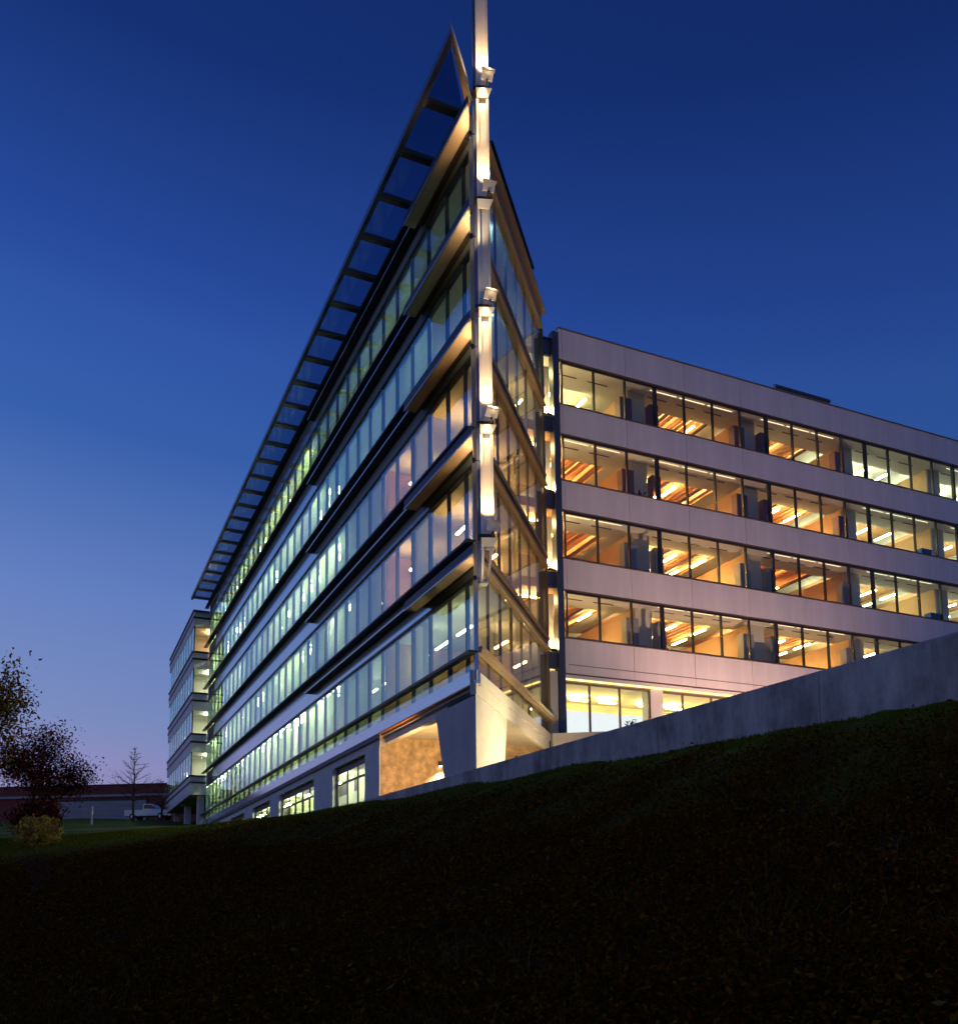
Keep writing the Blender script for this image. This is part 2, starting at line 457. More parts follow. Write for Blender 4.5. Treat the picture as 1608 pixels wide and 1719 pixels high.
# panes and mullions of the long front
paneM, mullM = {}, {}
for k in range(5):
    for i in range(len(tm) - 1):
        w = round(tm[i + 1] - tm[i], 2); h = round(GT[k] - GB[k], 3)
        if (w, h) not in paneM: paneM[(w, h)] = bx(.025, w - .025, -.012, .012, 0, h).mesh('pane', 'glass_facade')
        rot = Matrix.Rotation(math.radians(random.gauss(0, .10)), 4, 'Z') @ Matrix.Rotation(math.radians(random.gauss(0, .08)), 4, 'X')
        part('pane', paneM[(w, h)], None, B, FL, (tm[i], 0, GB[k]), rot)
    h = round(GT[k] - GB[k], 3)
    if h not in mullM: mullM[h] = bx(-.025, .025, -.14, .012, 0, h).mesh('mullion', 'mullion_metal')
    for t in tm[1:]:
        part('mullion', mullM[h], None, B, FL, (t, 0, GB[k]))

# spandrels, ledges and shelves of the long front
def facade_ledges():
    seg = 1.93 * 3
    m_lo = bx(.012, seg - .012, -.10, .03, 0, .76).mesh('spandrel_panel', 'panel_metal')
    m_hi = bx(.012, seg - .012, -.10, .03, 0, .44).mesh('spandrel_panel', 'panel_metal')
    for k in range(1, 6):
        s = S[k]
        for j in range(11):
            t0 = .05 + j * seg
            if t0 + seg > TEND + .2:
                continue
            part('spandrel_panel', m_lo, None, B, FL, (t0, 0, s - 1.62))
            part('spandrel_panel', m_hi, None, B, FL, (t0, 0, s - .83))
        part('spandrel_back', bx(.3, TEND, -.16, -.10, s - 1.72, s - .38), 'dark_metal', B)
        part('head_frame', bx(.06, TEND, -.10, .06, s - 1.74, s - 1.635), 'navy_metal', B)
        led = part('sill_ledge', bx(-.25, TEND + 1.0, .031, .36, s - .40, s - .365), 'dark_metal', B)
        part('ledge_trim', bx(-.25, TEND + 1.0, .361, .385, s - .43, s - .35), 'navy_metal', led)
        sh = part('sun_shelf', bx(4.8, 22.55, .031, .40, s - 1.08, s - 1.045), 'dark_metal', B)
        part('shelf_trim', bx(4.8, 22.55, .401, .425, s - 1.10, s - 1.03), 'trim_metal', sh)
        # deep shelf by the corner: fascia, soffit and open slot
        q = -2.05
        cs = part('corner_shelf', MB().prism([(q * .82, .82), (q * .86, .86), (4.8, .86), (4.8, .82)], s - 1.52, s - 1.20).prism([(q * .04, .031), (q * .82, .82), (4.8, .82), (4.8, .031)], s - 1.26, s - 1.22), 'navy_metal', B)
        part('soffit', MB().prism([(q * .36 + .02, .36), (q * .82 + .02, .82), (4.8, .82), (4.8, .36)], s - 1.50, s - 1.46), 'bronze', cs)
        part('slot_plate', MB().box(-.6, 4.8, .34, .36, s - 1.46, s - 1.26).box(.02, 4.8, .031, .34, s - 1.30, s - 1.265), 'bronze_dark', cs)
        part('shelf_trim', MB().prism([(q * .861, .861), (q * .88, .88), (4.8, .88), (4.8, .861)], s - 1.56, s - 1.51), 'trim_metal', cs)
        part('end_plate', MB().prism([(q * .04 - .04, .04), (q * .82 - .04, .82), (q * .82, .82), (q * .04, .04)], s - 1.5, s - 1.24), 'bronze', cs)
    led = part('sill_ledge', bx(-.3, TEND + 1, .031, .34, S[0] - .26, S[0] - .20), 'dark_metal', B)
    part('ledge_trim', bx(-.3, TEND + 1, .341, .37, S[0] - .30, S[0] - .19), 'bronze_dark', led)
    part('base_fascia', bx(.01, TEND, -.2, .07, 7.54, 8.0), 'panel_metal', B)
    part('corner_post', bx(-.02, .05, -.12, .03, 8.004, 29.2), 'trim_metal', B)
facade_ledges()

# roof canopy over the long front
def canopy():
    z = 29.36
    ow = 1.74
    f = MB()
    f.prism([(-2.62, ow + .1), (62.1, ow + .1), (62.1, ow - .1), (-2.2, ow - .1)], z, z + .26)
    cf = part('canopy_frame', f, 'blue_steel', B)
    e = MB().prism([(-2.62, ow + .1), (-2.2, ow - .1), (.05, .10), (-.28, .06)], z - .01, z + .25)
    part('front_beam', e, 'bronze', cf)
    e = MB().prism([(-2.74, ow + .17), (-2.64, ow + .11), (-.30, .06), (-.42, .06)], z + .06, z + .34)
    part('edge_strip', e, 'trim_metal', cf)
    part('inner_beam', bx(-.1, 62.1, .04, .16, z, z + .26), 'navy_metal', cf)
    bar = bx(-.17, .17, .16, ow - .1, .02, .20).mesh('crossbar', 'bronze')
    ts = [.36] + [1.24 + 2.56 * k + (.5 if k == 0 else 0) for k in range(1, 24)]
    ts = [.40 + 2.55 * k for k in range(25)]
    pan = bx(.18, 2.37, .17, ow - .11, .16, .19).mesh('canopy_panel', 'glass_canopy')
    for i, t in enumerate(ts):
        if t > 62: break
        part('crossbar', bar, None, cf, FL, (t, 0, z))
        if i < 24: part('canopy_panel', pan, None, cf, FL, (t, 0, z))
    part('canopy_panel', MB().prism([(.2, .18), (.2, ow - .12), (-2.0, ow - .14)], z + .16, z + .19), 'glass_canopy', cf)
canopy()

# short side of the prow
def prow_side():
    nm = 7
    w = (RL - .15) / nm
    hh = {}
    gb = [8.02] + [q - .28 for q in S[1:5]]
    gt = [q - 1.0 for q in S[1:]]
    for k in range(5):
        h = round(gt[k] - gb[k], 3)
        if h not in hh:
            hh[h] = (bx(.02, w - .02, -.012, .012, 0, h).mesh('pane', 'glass_prow'), bx(-.02, .02, -.013, .10, 0, h).mesh('mullion', 'mullion_metal'))
        for i in range(nm):
            rot = Matrix.Rotation(math.radians(random.gauss(0, .10)), 4, 'Z')
            part('pane', hh[h][0], None, B, FR, (.1 + i * w, 0, gb[k]), rot)
            if i: part('mullion', hh[h][1], None, B, FR, (.1 + i * w, 0, gb[k]))
    for k in range(1, 6):
        s = S[k]
        e = RL - .2 if k < 5 else RL - .6
        part('spandrel_panel', bx(.1, e, -.02, .10, s - .98, s - .30), 'bronze_mid', B, FR)
        led = part('side_ledge', bx(.15, e, -.15, -.021, s - .44, s - .32), 'bronze_mid', B, FR)
        part('ledge_trim', bx(.15, e, -.17, -.151, s - .46, s - .29), 'bronze_mid', led, FR)
        sh = part('side_shelf', bx(.15, e, -.19, -.021, s - .94, s - .84), 'bronze_mid', B, FR)
        part('shelf_trim', bx(.15, e, -.21, -.191, s - .97, s - .82), 'bronze_mid', sh, FR)
        part('joint_line', bx(.15, e, -.035, -.021, s - .70, s - .60), 'bronze_dark', B, FR)
    # handrail and slab edge
    r = part('side_rail', bx(.1, RL + .6, -.20, -.03, S[0] - .18, S[0] + .05), 'bronze_mid', B, FR)
    part('rail_cap', bx(.1, RL + .6, -.24, -.201, S[0] - .07, S[0] + .09), 'bronze_mid', r, FR)
    part('slab_edge', MB().box(-.02, RL + .5, -.06, .2, 7.62, 8.0).box(.0, RL + .5, -.02, .2, 7.14, 7.6), 'concrete_pale', B, FR)
    # dark roof screen above the side
    part('roof_eave', MB().box(.5, RL - .4, -.34, .2, 29.34, 29.46), 'bronze_mid', B, FR)
    part('roof_screen', MB().box(2.6, 10.4, -.12, .05, 29.47, 30.2).box(2.6, 10.4, -.24, .05, 30.2, 30.32), 'dark_metal', B, FR)
    part('prow_end', bx(RL - .08, RL + .25, -.05, .35, 7.2, 28.9), 'bronze_dark', B, FR)
prow_side()

# prow pier, porch and ground floor bays of the long front
def base():
    a = (.70, -.62)                                             # inner offsets kept inside the wedge
    bl, bt = 2.62, 3.76
    sl, stp = 3.62, 4.66
    rx = lambda s, o=0: (s * .7642 + o * .6450, -s * .6450 + o * .7642)
    pier = MB().prism([(.04, -.02), (bl, -.02), rx(sl, .02)], 3.6, 7.13, [(.04, -.02), (bt, -.02), rx(stp, .02)])
    part('corner_pier', pier, 'concrete_pier', B)
    part('porch_ceiling', MB().prism([(.08, -.1), (10.45, -.1), (10.45, -8.6), rx(RL, .2)], 7.40, 7.54), 'concrete_pale', B)
    part('porch_beam', bx(3.2, 10.38, -.60, -.28, 7.10, 7.40), 'concrete', B)
    part('soffit', bx(.2, 10.40, -.27, .05, 7.50, 7.538), 'orange_lit_soffit', B)
    part('porch_wall', bx(10.40, 10.75, -9.6, -.06, 3.6, 7.40), 'stone_wall', B)
    part('porch_side_wall', bx(10.75, 13.2, -9.9, -9.6, 3.6, 7.40), 'concrete_pale', B)
    part('ground_beam', bx(10.4, TEND, -.32, -.02, 6.95, 7.52), 'concrete', B)
    part('plinth_band', bx(10.4, TEND, .0, .10, 7.30, 7.50), 'navy_metal', B)
    bays = [(12.55, 18.0), (21.85, 30.6), (33.4, 39.2), (42.5, 48.5), (51.5, 57.5)]
    edges = [10.42] + [e for b in bays for e in b] + [TEND]
    for i in range(0, len(edges), 2):
        part('pillar', bx(edges[i], edges[i + 1], -.34, .0, 3.8, 6.95), 'concrete', B)
    part('floor_slab', bx(10.8, TEND, -7.0, -.4, 3.9, 4.2), 'concrete', B)
    part('room_wall', bx(10.8, TEND, -5.3, -5.0, 4.2, 7.4), 'screen_white', B)
    for a0, b0 in bays:
        win = part('bay_window', MB().box(a0, b0, -.30, -.22, 6.62, 6.95).box(a0, a0 + .10, -.30, -.22, 4.0, 6.62).box(b0 - .10, b0, -.30, -.22, 4.0, 6.62).box(a0 + .1, b0 - .1, -.30, -.22, 6.02, 6.12), 'window_frame', B)
        n = max(3, round((b0 - a0) / 1.8)); ww = (b0 - a0 - .2) / n
        for i in range(n):
            part('pane', bx(.03, ww - .03, -.012, .012, 0, 1.95), 'glass_wing', win, FL, (a0 + .1 + i * ww, -.26, 4.06))
            part('pane', bx(.03, ww - .03, -.012, .012, 0, .48), 'glass_wing', win, FL, (a0 + .1 + i * ww, -.26, 6.13))
            if i: part('mullion', bx(-.03, .03, -.29, -.22, 4.0, 6.62), 'window_frame', win, FL, (a0 + .1 + i * ww, 0, 0))
    for t in (14.0, 16.6, 23.5, 26.2, 28.9, 35, 37.8, 44, 46.5, 53, 55.5):
        part('ceiling_light', bx(-.6, .6, -1.9, -1.6, 6.85, 6.93), 'light_bay', B, FL, (t, 0, 0))
    for a0, b0 in bays:
        n = max(3, round((b0 - a0) / 1.8)); ww = (b0 - a0 - .2) / n
        for i in range(n):
            part('window_blind', cloth(ww * random.uniform(.5, .85), 2.5), 'blind_cloth', B, FL, (a0 + .2 + i * ww, -.6, 4.1))
base()

# lights, blinds and fittings behind the long front
def front_interior():
    Lm = {}
    def strip(t, o, z, le, mat):
        key = (round(le, 2), mat)
        if key not in Lm: Lm[key] = bx(-le / 2, le / 2, -.05, .05, 0, .05).mesh('ceiling_light', mat)
        part('ceiling_light', Lm[key], None, B, FL, (t, o, z))
    for k in range(5):
        z = GT[k] - .22
        if k == 0:
            for t in (5.2, 7.6, 10.0, 12.4, 14.8, 17.2, 19.6):
                strip(t, -1.9, z, 1.5, 'light_green')
        if k in (1, 2):
            for t, o in ((4.9, -1.7), (7.4, -4.2), (9.6, -1.4), (10.0, -5.6)):
                strip(t, o, z, 1.1, 'light_amber')
        if k == 0:
            for t, o in ((6.5, -4.2), (9.2, -6.5)): strip(t, o, z, 1.2, 'light_dim')
        if k == 3:
            for t, o in ((8.5, -6.2),): strip(t, o, z, 1.0, 'light_dim')
        if k in (3, 4):
            for t in np.arange(4.5, 26, 2.4): strip(float(t), -2.6 if t < 8 else -3.6, GT[k] + .55, 1.2, 'light_cool')
    bl = {}
    for k in range(5):
        h = round(GT[k] - GB[k], 3)
        start = (19, 17, 17, 20, 23)[k]
        for i in range(3, len(tm) - 1):
            t = tm[i]
            lit = t > start and random.random() < (.92 if k == 0 else .82)
            pre = start - 7 < t <= start or (k >= 3 and t > 2 and random.random() < .9) or (k in (1, 2) and (t > 11 or t < 5) and random.random() < .75)
            if not lit and not pre and random.random() > .22: continue
            w = random.choice((1.75, 1.88, 1.91, 1.91)) if lit or pre else random.choice((.4, .7))
            mat = random.choice(('blind_cloth', 'blind_cloth', 'blind_pale'))
            if (w, h, mat) not in bl: bl[(w, h, mat)] = cloth(w, h - .01).mesh('window_blind', mat)
            part('window_blind', bl[(w, h, mat)], None, B, FL, (t + .02 + random.random() * max(0, 1.9 - w), -.20, GB[k] + .005))
            if lit:
                q = random.choice(('light_panel', 'light_panel', 'light_panel_low'))
                if q not in Lm: Lm[q] = bx(-.55, .55, -.30, .30, 0, .03).mesh('ceiling_light', q)
                part('ceiling_light', Lm[q], None, B, FL, (t + .97, -1.35 if k else -1.2, GT[k] + .62))
    for k in range(5):
        for t in np.arange(8.4, 61, 7.72):
            part('column', bx(-.22, .22, -1.35, -.91, max(7.965, GB[k] - .24), GT[k] + .65), 'inner_wall', B, FL, (float(t), 0, 0))
    for k in range(3):
        part('inner_partition', bx(10.9, 11.05, -7.0, -.5, max(7.965, GB[k] - .24), GT[k] + .65), 'orange_wall', B)
front_interior()

# ================================================================== CORNER MAST
def mast():
    d = Vector((.02, -.99)); d = Vector((.10, -.99, 0)).normalized()            # faces the slope below
    fm = frame(.36, 31.02, 0, 1.0, .06)
    fm = Matrix.Translation((.355, 31.0, 0)) @ Matrix.Rotation(math.radians(4), 4, 'Z')
    M = thing('corner_mast', 'tall pale steel mast floodlit in stretches, standing before the prow corner', 'mast', Matrix.Translation((.23, 30.98, 12.5)) @ Matrix.Rotation(math.radians(5), 4, 'Z'))
    rootw = WM[M.name]
    base = rootw @ Matrix.Translation((0, 0, -12.5))
    zt = 35.2
    shape = MB().box(-.22, -.13, -.16, .20, 12.1, zt).box(.14, .23, -.16, .20, 12.1, zt).box(-.13, .14, -.05, .0, 12.1, zt)
    part('post', shape, 'white_steel', M, base)
    part('side_fin', bx(-.33, -.21, .0, .26, 11.0, zt - .6), 'blue_steel', M, base)
    foot = MB()
    foot.prism([(-.20, -.16), (-.10, -.16), (-.10, .2), (-.20, .2)], 10.95, 12.1) if False else None
    for sx in (-1, 1):
        n = len(foot.v)
        foot.v += [(sx * .20, -.16, 12.1), (sx * .12, -.16, 12.1), (sx * .12, .2, 12.1), (sx * .20, .2, 12.1),
                   (sx * .13 - .10, -.10, 10.95), (sx * .06 - .10, -.10, 10.95), (sx * .06 - .10, .2, 10.95), (sx * .13 - .10, .2, 10.95)]
        q = [(0, 3, 2, 1), (4, 5, 6, 7), (0, 1, 5, 4), (1, 2, 6, 5), (2, 3, 7, 6), (3, 0, 4, 7)]
        foot.f += [tuple(n + i for i in (a if sx > 0 else a[::-1])) for a in q]
    part('tapered_foot', foot, 'white_steel', M, base)
    part('foot_plate', bx(-.26, .0, -.12, .22, 10.88, 10.95), 'white_steel', M, base)
    hz = [12.72, 16.82, 21.2, 25.36, 29.77]
    for i, z in enumerate(hz):
        on_up = i in (0, 1, 3, 4); on_dn = i in (1, 2, 4)
        on_up = i in (0, 1, 3, 4)
        br = part('bracket', MB().box(-.22, .24, -.30, -.17, z - .30, z - .16).box(.10, .18, -.62, -.30, z - .27, z - .19).box(-.34, -.05, -.2, .1, z - .26, z - .12), 'dark_metal', M, base)
        # tilted upper head
        tilt = Matrix.Rotation(math.radians(28), 4, 'X') @ Matrix.Rotation(math.radians(10), 4, 'Y')
        hd = part('floodlight', MB().box(-.21, .21, -.12, .10, -.14, .16).box(-.25, .25, -.16, .14, .16, .20), 'white_steel', M, base, (.16, -.52, z + .02), tilt)
        part('lens', bx(-.17, .17, -.09, .07, .2005, .215), 'lamp_lens' if i in (1, 2, 4) else 'trim_metal', hd, base, (.16, -.52, z + .02), tilt)
        # flared lower reflector
        fl_ = MB()
        q = [(-.27, .27, -.30, .0), (-.18, .18, -.22, -.16)]
        fl_.v += [(-.20, -.165, z - .55), (.20, -.165, z - .55), (.20, -.2, z - .55), (-.20, -.2, z - .55), (-.24, -.30, z - .31), (.34, -.30, z - .31), (.34, -.36, z - .31), (-.24, -.36, z - .31)]
        fl_.f += [(0, 3, 2, 1), (4, 5, 6, 7), (0, 1, 5, 4), (1, 2, 6, 5), (2, 3, 7, 6), (3, 0, 4, 7)]
        part('reflector', fl_, 'white_steel', M, base)
        def wp(x, y, zz): return tuple((base @ Vector((x, y, zz)))[:])
        warm = (1.0, .64, .29)
        if on_up:
            lamp('floodlight_lamp', 'SPOT', wp(.06, -.62, z + .30), wp(0, -.05, z + 1.5), 340, warm, hd, .06, .9, 75)
        if on_dn:
            lamp('floodlight_lamp', 'SPOT', wp(.06, -.60, z - .22), wp(0, -.08, z - 1.0), 95, warm, hd, .06, .8, 80)
            lamp('floodlight_lamp', 'POINT', wp(.22, -.75, z + .12), None, 7, warm, hd, .05)
    # small lamps below each corner shelf
    for k in range(1, 6):
        z = S[k] - 2.1
        p = fl(-1.15, .50, z)
        cl = part('corner_lamp', MB().tube((0, 0, -.08), (0, 0, .06), .05, .07, 8).box(.0, .16, -.015, .015, -.03, .0), 'dark_metal', M, Matrix.Translation(p))
        lamp('corner_lamp_light', 'SPOT', tuple(fl(-1.15, .50, z + .06)), tuple(fl(-.75, .62, S[k] - 1.46)), 200 if k > 1 else 90, (1.0, .72, .40), cl, .05, 1.0, 165)
        q = frp(.15, .62, S[k] - 2.2)
        lamp('corner_lamp_light', 'SPOT', tuple(q), tuple(frp(2.4, .25, S[k] - .9)), 70, (1.0, .66, .34), cl, .06, .9, 110)
mast()

# ================================================================== BANDED WING
V = thing('banded_office_wing', 'right-hand office wing with pale spandrel bands and warm lit ribbon windows', 'office building', FW)
WS = [13.07, 17.2, 21.33, 25.45]         # sills
WH = [15.58, 19.78, 23.86, 27.92]        # heads
WEND = 50.0
wm = [.2 + 1.945 * i for i in range(26)]
def wing():
    seg = 1.945 * 2
    bands = [(11.26, WS[0]), (WH[0], WS[1]), (WH[1], WS[2]), (WH[2], WS[3]), (WH[3], 29.62)]
    for z0, z1 in bands:
        me = bx(.012, seg - .012, .0, .16, 0, z1 - z0 - .05).mesh('spandrel_panel', 'wing_panel')
        for j in range(12):
            part('spandrel_panel', me, None, V, FW, (.2 + j * seg, 0, z0 + .02))
        part('corner_panel', bx(.0, .19, .0, 3.0, z0 + .02, z1 - .03), 'wing_panel', V)
        part('sill_cap', bx(-.02, WEND, -.05, .2, z1 - .028, z1 + .03), 'wing_cap', V)
        part('soffit_trim', bx(.0, WEND, .012, .2, z0 - .05, z0 + .018), 'wing_cap', V)
    part('drip_groove', bx(.2, WEND, -.012, .0, 11.70, 11.73), 'wing_cap', V)
    part('roof', bx(.0, WEND, .2, 14, 29.0, 29.3), 'concrete', V)
    part('back_wall', bx(.0, WEND, 14, 14.3, 4.0, 29.3), 'concrete', V)
    part('end_wall', bx(WEND, WEND + .3, 0, 14.3, 4.0, 29.6), 'wing_panel', V)
    ph = {}
    for r in range(4):
        h = round(WH[r] - WS[r], 3)
        pm = bx(.04, 1.945 - .04, -.012, .012, .10, h - .10).mesh('pane', 'glass_wing')
        m1 = bx(-.04, .04, -.05, .10, .03, h - .05).mesh('mullion', 'window_frame')
        m2 = bx(-.085, .085, -.06, .12, .03, h - .05).mesh('mullion', 'window_frame')
        for i in range(24):
            part('pane', pm, None, V, FW, (wm[i], .10, WS[r]), Matrix.Rotation(math.radians(random.gauss(0, .08)), 4, 'Z'))
        for i in range(25):
            part('mullion', m2 if i % 4 == 3 else m1, None, V, FW, (wm[i], .10, WS[r]))
        part('head_frame', bx(.2, WEND, .06, .16, WH[r] - .15, WH[r] - .055), 'window_frame', V)
        part('sill_frame', bx(.2, WEND, .06, .16, WS[r] + .03, WS[r] + .10), 'window_frame', V)
        # storey: slab, flat ceiling by the glass, raised open ceiling behind
        zc = WH[r] + .02
        part('floor_slab', bx(.2, WEND, .2, 13.9, zc + .95, zc + 1.08), 'floor_carpet', V)
        part('ceiling', bx(.2, WEND, .17, 2.3, zc, zc + .12), 'ceiling_paint', V)
        part('ceiling_step', bx(.2, WEND, 2.3, 2.4, zc, zc + .95), 'ceiling_paint', V)
        part('upper_ceiling', bx(.2, WEND, 2.4, 13.9, zc + .86, zc + .94), 'timber' if r < 3 else 'ceiling_paint', V)
        part('inner_wall', bx(.2, WEND, 9.0, 9.2, WS[r] - .8, zc + .86), 'inner_wall', V)
        slot = bx(0, 1.25, -.03, .03, -.03, 0).mesh('air_slot', 'duct_dark')
        for i in range(24):
            if i % 4 != 2: part('air_slot', slot, None, V, FW, (wm[i] + .35, 1.25, zc - .002))
        room_low = {g: random.random() < .3 for g in range(8)}
        # open ceiling beams and lights
        beam = bx(-.035, .035, 2.45, 8.9, zc + .28, zc + .52).mesh('ceiling_beam', 'timber')
        pipe = bx(-.09, .09, 2.6, 8.9, zc + .08, zc + .22).mesh('ceiling_duct', 'duct_dark')
        for i in range(24):
            g = (i + 1) // 4                                # room number
            mod = (i + 1) % 4
            if mod == 3: continue
            green = g >= 3
            yellow = (g == 0 and r == 3)
            if not green and not yellow:
                for q in range(5): part('ceiling_beam', beam, None, V, FW, (wm[i] + .2 + q * .389, 0, 0))
                if random.random() < .55: part('ceiling_duct', pipe, None, V, FW, (wm[i] + .6 + random.random(), 0, 0))
            mat = 'light_room' if green else 'light_yellow' if yellow else 'light_warm' if (r == 0 or (r == 3 and g == 2)) else 'light_orange_low' if (r == 3 and g == 1) or room_low[g] else 'light_orange'
            le = 1.3
            for yy in (3.3, 5.4):
                dx = random.random() * .5
                if green or yellow or random.random() < .62: part('ceiling_light', bx(-.06, .06, -le / 2, le / 2, 0, .06), mat, V, FW, (wm[i] + .7 + dx, yy, zc - .16))
                if not green and not yellow: part('ceiling_light', bx(-.05, .05, -.9, .9, 0, .05), mat, V, FW, (wm[i] + 1.35, yy + .4, zc + .66))
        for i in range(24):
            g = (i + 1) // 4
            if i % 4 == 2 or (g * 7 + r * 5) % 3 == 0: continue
            part('ceiling_light', bx(.1, 1.85, -.015, .015, -.012, 0), 'edge_fill_green' if g >= 3 else 'edge_fill', V, FW, (wm[i], .62, zc - .001))  # added fill strip, brightens the partition and cabinet fronts
        # partitions between rooms
        for k in range(6):
            i = 4 * k + 2
            if i > 22: continue
            col = 'inner_wall'
            part('partition', bx(wm[i] + .95, wm[i + 1] + .10, 1.2, 8.9, WS[r] - .8, zc - .004), col, V)
            part('partition_lit_side', bx(wm[i] + .90, wm[i] + .948, 1.25, 8.9, WS[r] - .8, zc - .004), 'orange_wall' if k < 4 else 'inner_wall', V)  # warm lamplight on this side put into its orange colour
wing()

def wing_ground():
    part('floor_slab', bx(-1.2, WEND, -.9, 13.9, 7.4, 7.9), 'concrete_pale', V)
    part('ground_ceiling', bx(.0, WEND, .3, 9, 11.0, 11.2), 'ceiling_cream', V)
    part('soffit', bx(-.1, WEND, .02, .3, 11.06, 11.2), 'ceiling_paint', V)
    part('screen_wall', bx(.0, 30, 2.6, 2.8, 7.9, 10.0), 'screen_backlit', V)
    part('rear_wall', bx(.0, WEND, 5.0, 5.2, 7.9, 11.0), 'ceiling_cream', V)
    gm = [-.1, 1.62, 3.42, 5.22, 6.05, 7.4, 9.3, 11.2, 13.1, 15.0, 16.9]
    for a, b in zip(gm[:-1], gm[1:]):
        if abs(a - 5.22) < .01:
            part('column', bx(a + .05, b, .32, 1.1, 7.9, 11.05), 'concrete', V); continue
        part('pane', bx(a + .04, b - .04, .44, .464, 7.95, 10.85), 'glass_wing', V)
        part('mullion', bx(a - .045, a + .045, .40, .50, 7.9, 10.9), 'wing_cap', V)
    part('mullion', bx(5.19, 5.29, .40, .50, 7.9, 10.9), 'wing_cap', V)
    part('head_frame', bx(-.1, 17, .40, .52, 10.85, 10.95), 'wing_cap', V)
    for s in (.8, 2.6, 4.4, 7.0, 8.8, 11, 13, 15):
        part('ceiling_light', bx(-.5, .5, 3.0, 3.2, 10.7, 10.76), 'light_yellow', V, FW, (s, 0, 0))
        part('ceiling_light', bx(-.4, .4, 3.4, 3.6, 10.9, 10.96), 'light_yellow', V, FW, (s, 0, 0))
        pass
    part('soffit_light', bx(.1, 18.6, .22, .30, 11.0, 11.055), 'light_cove', V)
    # glazed link to the prow
    lk = part('link_column', bx(-.42, -.06, -.12, .3, 7.9, 29.3), 'mullion_metal', V)
    part('column', bx(-1.05, -.45, .0, .5, 7.4, 11.3), 'concrete_pale', V)
    lv = WS + [29.6]
    for r in range(5):
        s = lv[r]
        part('link_panel', bx(-1.35, -.42, .08, .2, s - 1.62, s - .78), 'mullion_metal', V)
        part('link_frame', bx(-1.35, -.42, .06, .2, s - .74, s - .62), 'window_frame', V)
        if r < 4:
            part('pane', bx(-1.3, -.44, .12, .144, s - .58, lv[r + 1] - 1.66), 'glass_wing', V)
            part('link_ceiling', bx(-2.2, -.05, .25, 6, lv[r + 1] - 1.6, lv[r + 1] - .8), 'timber' if r < 3 else 'ceiling_paint', V)
            part('ceiling_light', bx(-1.9, -.3, 1.2, 1.4, lv[r + 1] - 1.8, lv[r + 1] - 1.74), 'light_orange' if r < 3 else 'light_yellow', V)
            part('link_wall', bx(-2.2, -.1, 3.2, 3.3, s - .7, lv[r + 1] - 1.6), 'orange_wall' if r < 3 else 'inner_wall', V)
            b = MB(); n = 8
            b.tube((0, 0, -.20), (0, 0, -.10), .10, .21, 12).tube((0, 0, -.10), (0, 0, .10), .21, .21, 12).tube((0, 0, .10), (0, 0, .20), .21, .10, 12)
            part('wall_lamp', b, 'bulb_hot', V, FW, (-.85 + .12 * (r % 2), .45, s - .28))
    # canted terrace wall in front of the ground windows
    part('terrace_wall', MB().prism([(-1.3, -.9), (.9, -2.3), (3.0, -2.3), (3.0, -2.0), (1.0, -2.0), (-1.3, -.6)], 4.2, 7.98), 'concrete_pale', V)
    # roof plant box
    pb = part('plant_box', bx(16.4, 20.8, 2.0, 5.0, 29.3, 31.25), 'wing_panel', V)
    part('plant_cap', bx(16.3, 20.9, 1.9, 5.1, 31.25, 31.42), 'wing_cap', pb)
    part('roof_vent', MB().tube((16.2, 1.9, 29.3), (16.2, 1.9, 31.3), .15, .15, 8), 'trim_metal', V)
wing_ground()

def cabinets():
    names = ['lowest', 'second-lowest', 'second-highest', 'topmost']
    bays = ['first', 'second', 'third']
    for r in range(4):
        m = 'cabinet_brown' if r >= 2 else 'cabinet_grey'
        colr = 'dark brown' if r >= 2 else 'grey'
        h = 2.55
        for k in range(3):
            i = 4 * k + 2
            for side in (0, 1):
                if side and k == 2: continue
                s0 = wm[i] + .12 if side == 0 else wm[i + 1] + .14
                y0 = .75
                z0 = WS[r] - .76
                wd = .76 if side == 0 else .55
                fr = FW @ Matrix.Translation((s0, y0, z0))
                t = thing('storage_cabinet', '%s cabinet just %s of the %s pale divider, %s ribbon window' % (colr, 'left' if side == 0 else 'right', bays[k], names[r]), 'cabinet', fr, 'tall cabinets inside the banded wing')
                part('carcass', bx(0, wd, .03, .5, 0, h), m, t)
                part('door', bx(.01, wd / 2 - .004, .0, .028, .06, h - .03), m, t)
                part('door', bx(wd / 2 + .004, wd - .01, .0, .028, .06, h - .03), m, t)
                part('handle', bx(wd / 2 - .06, wd / 2 - .04, -.03, .0, 1.2, 1.6), 'trim_metal', t)
cabinets()

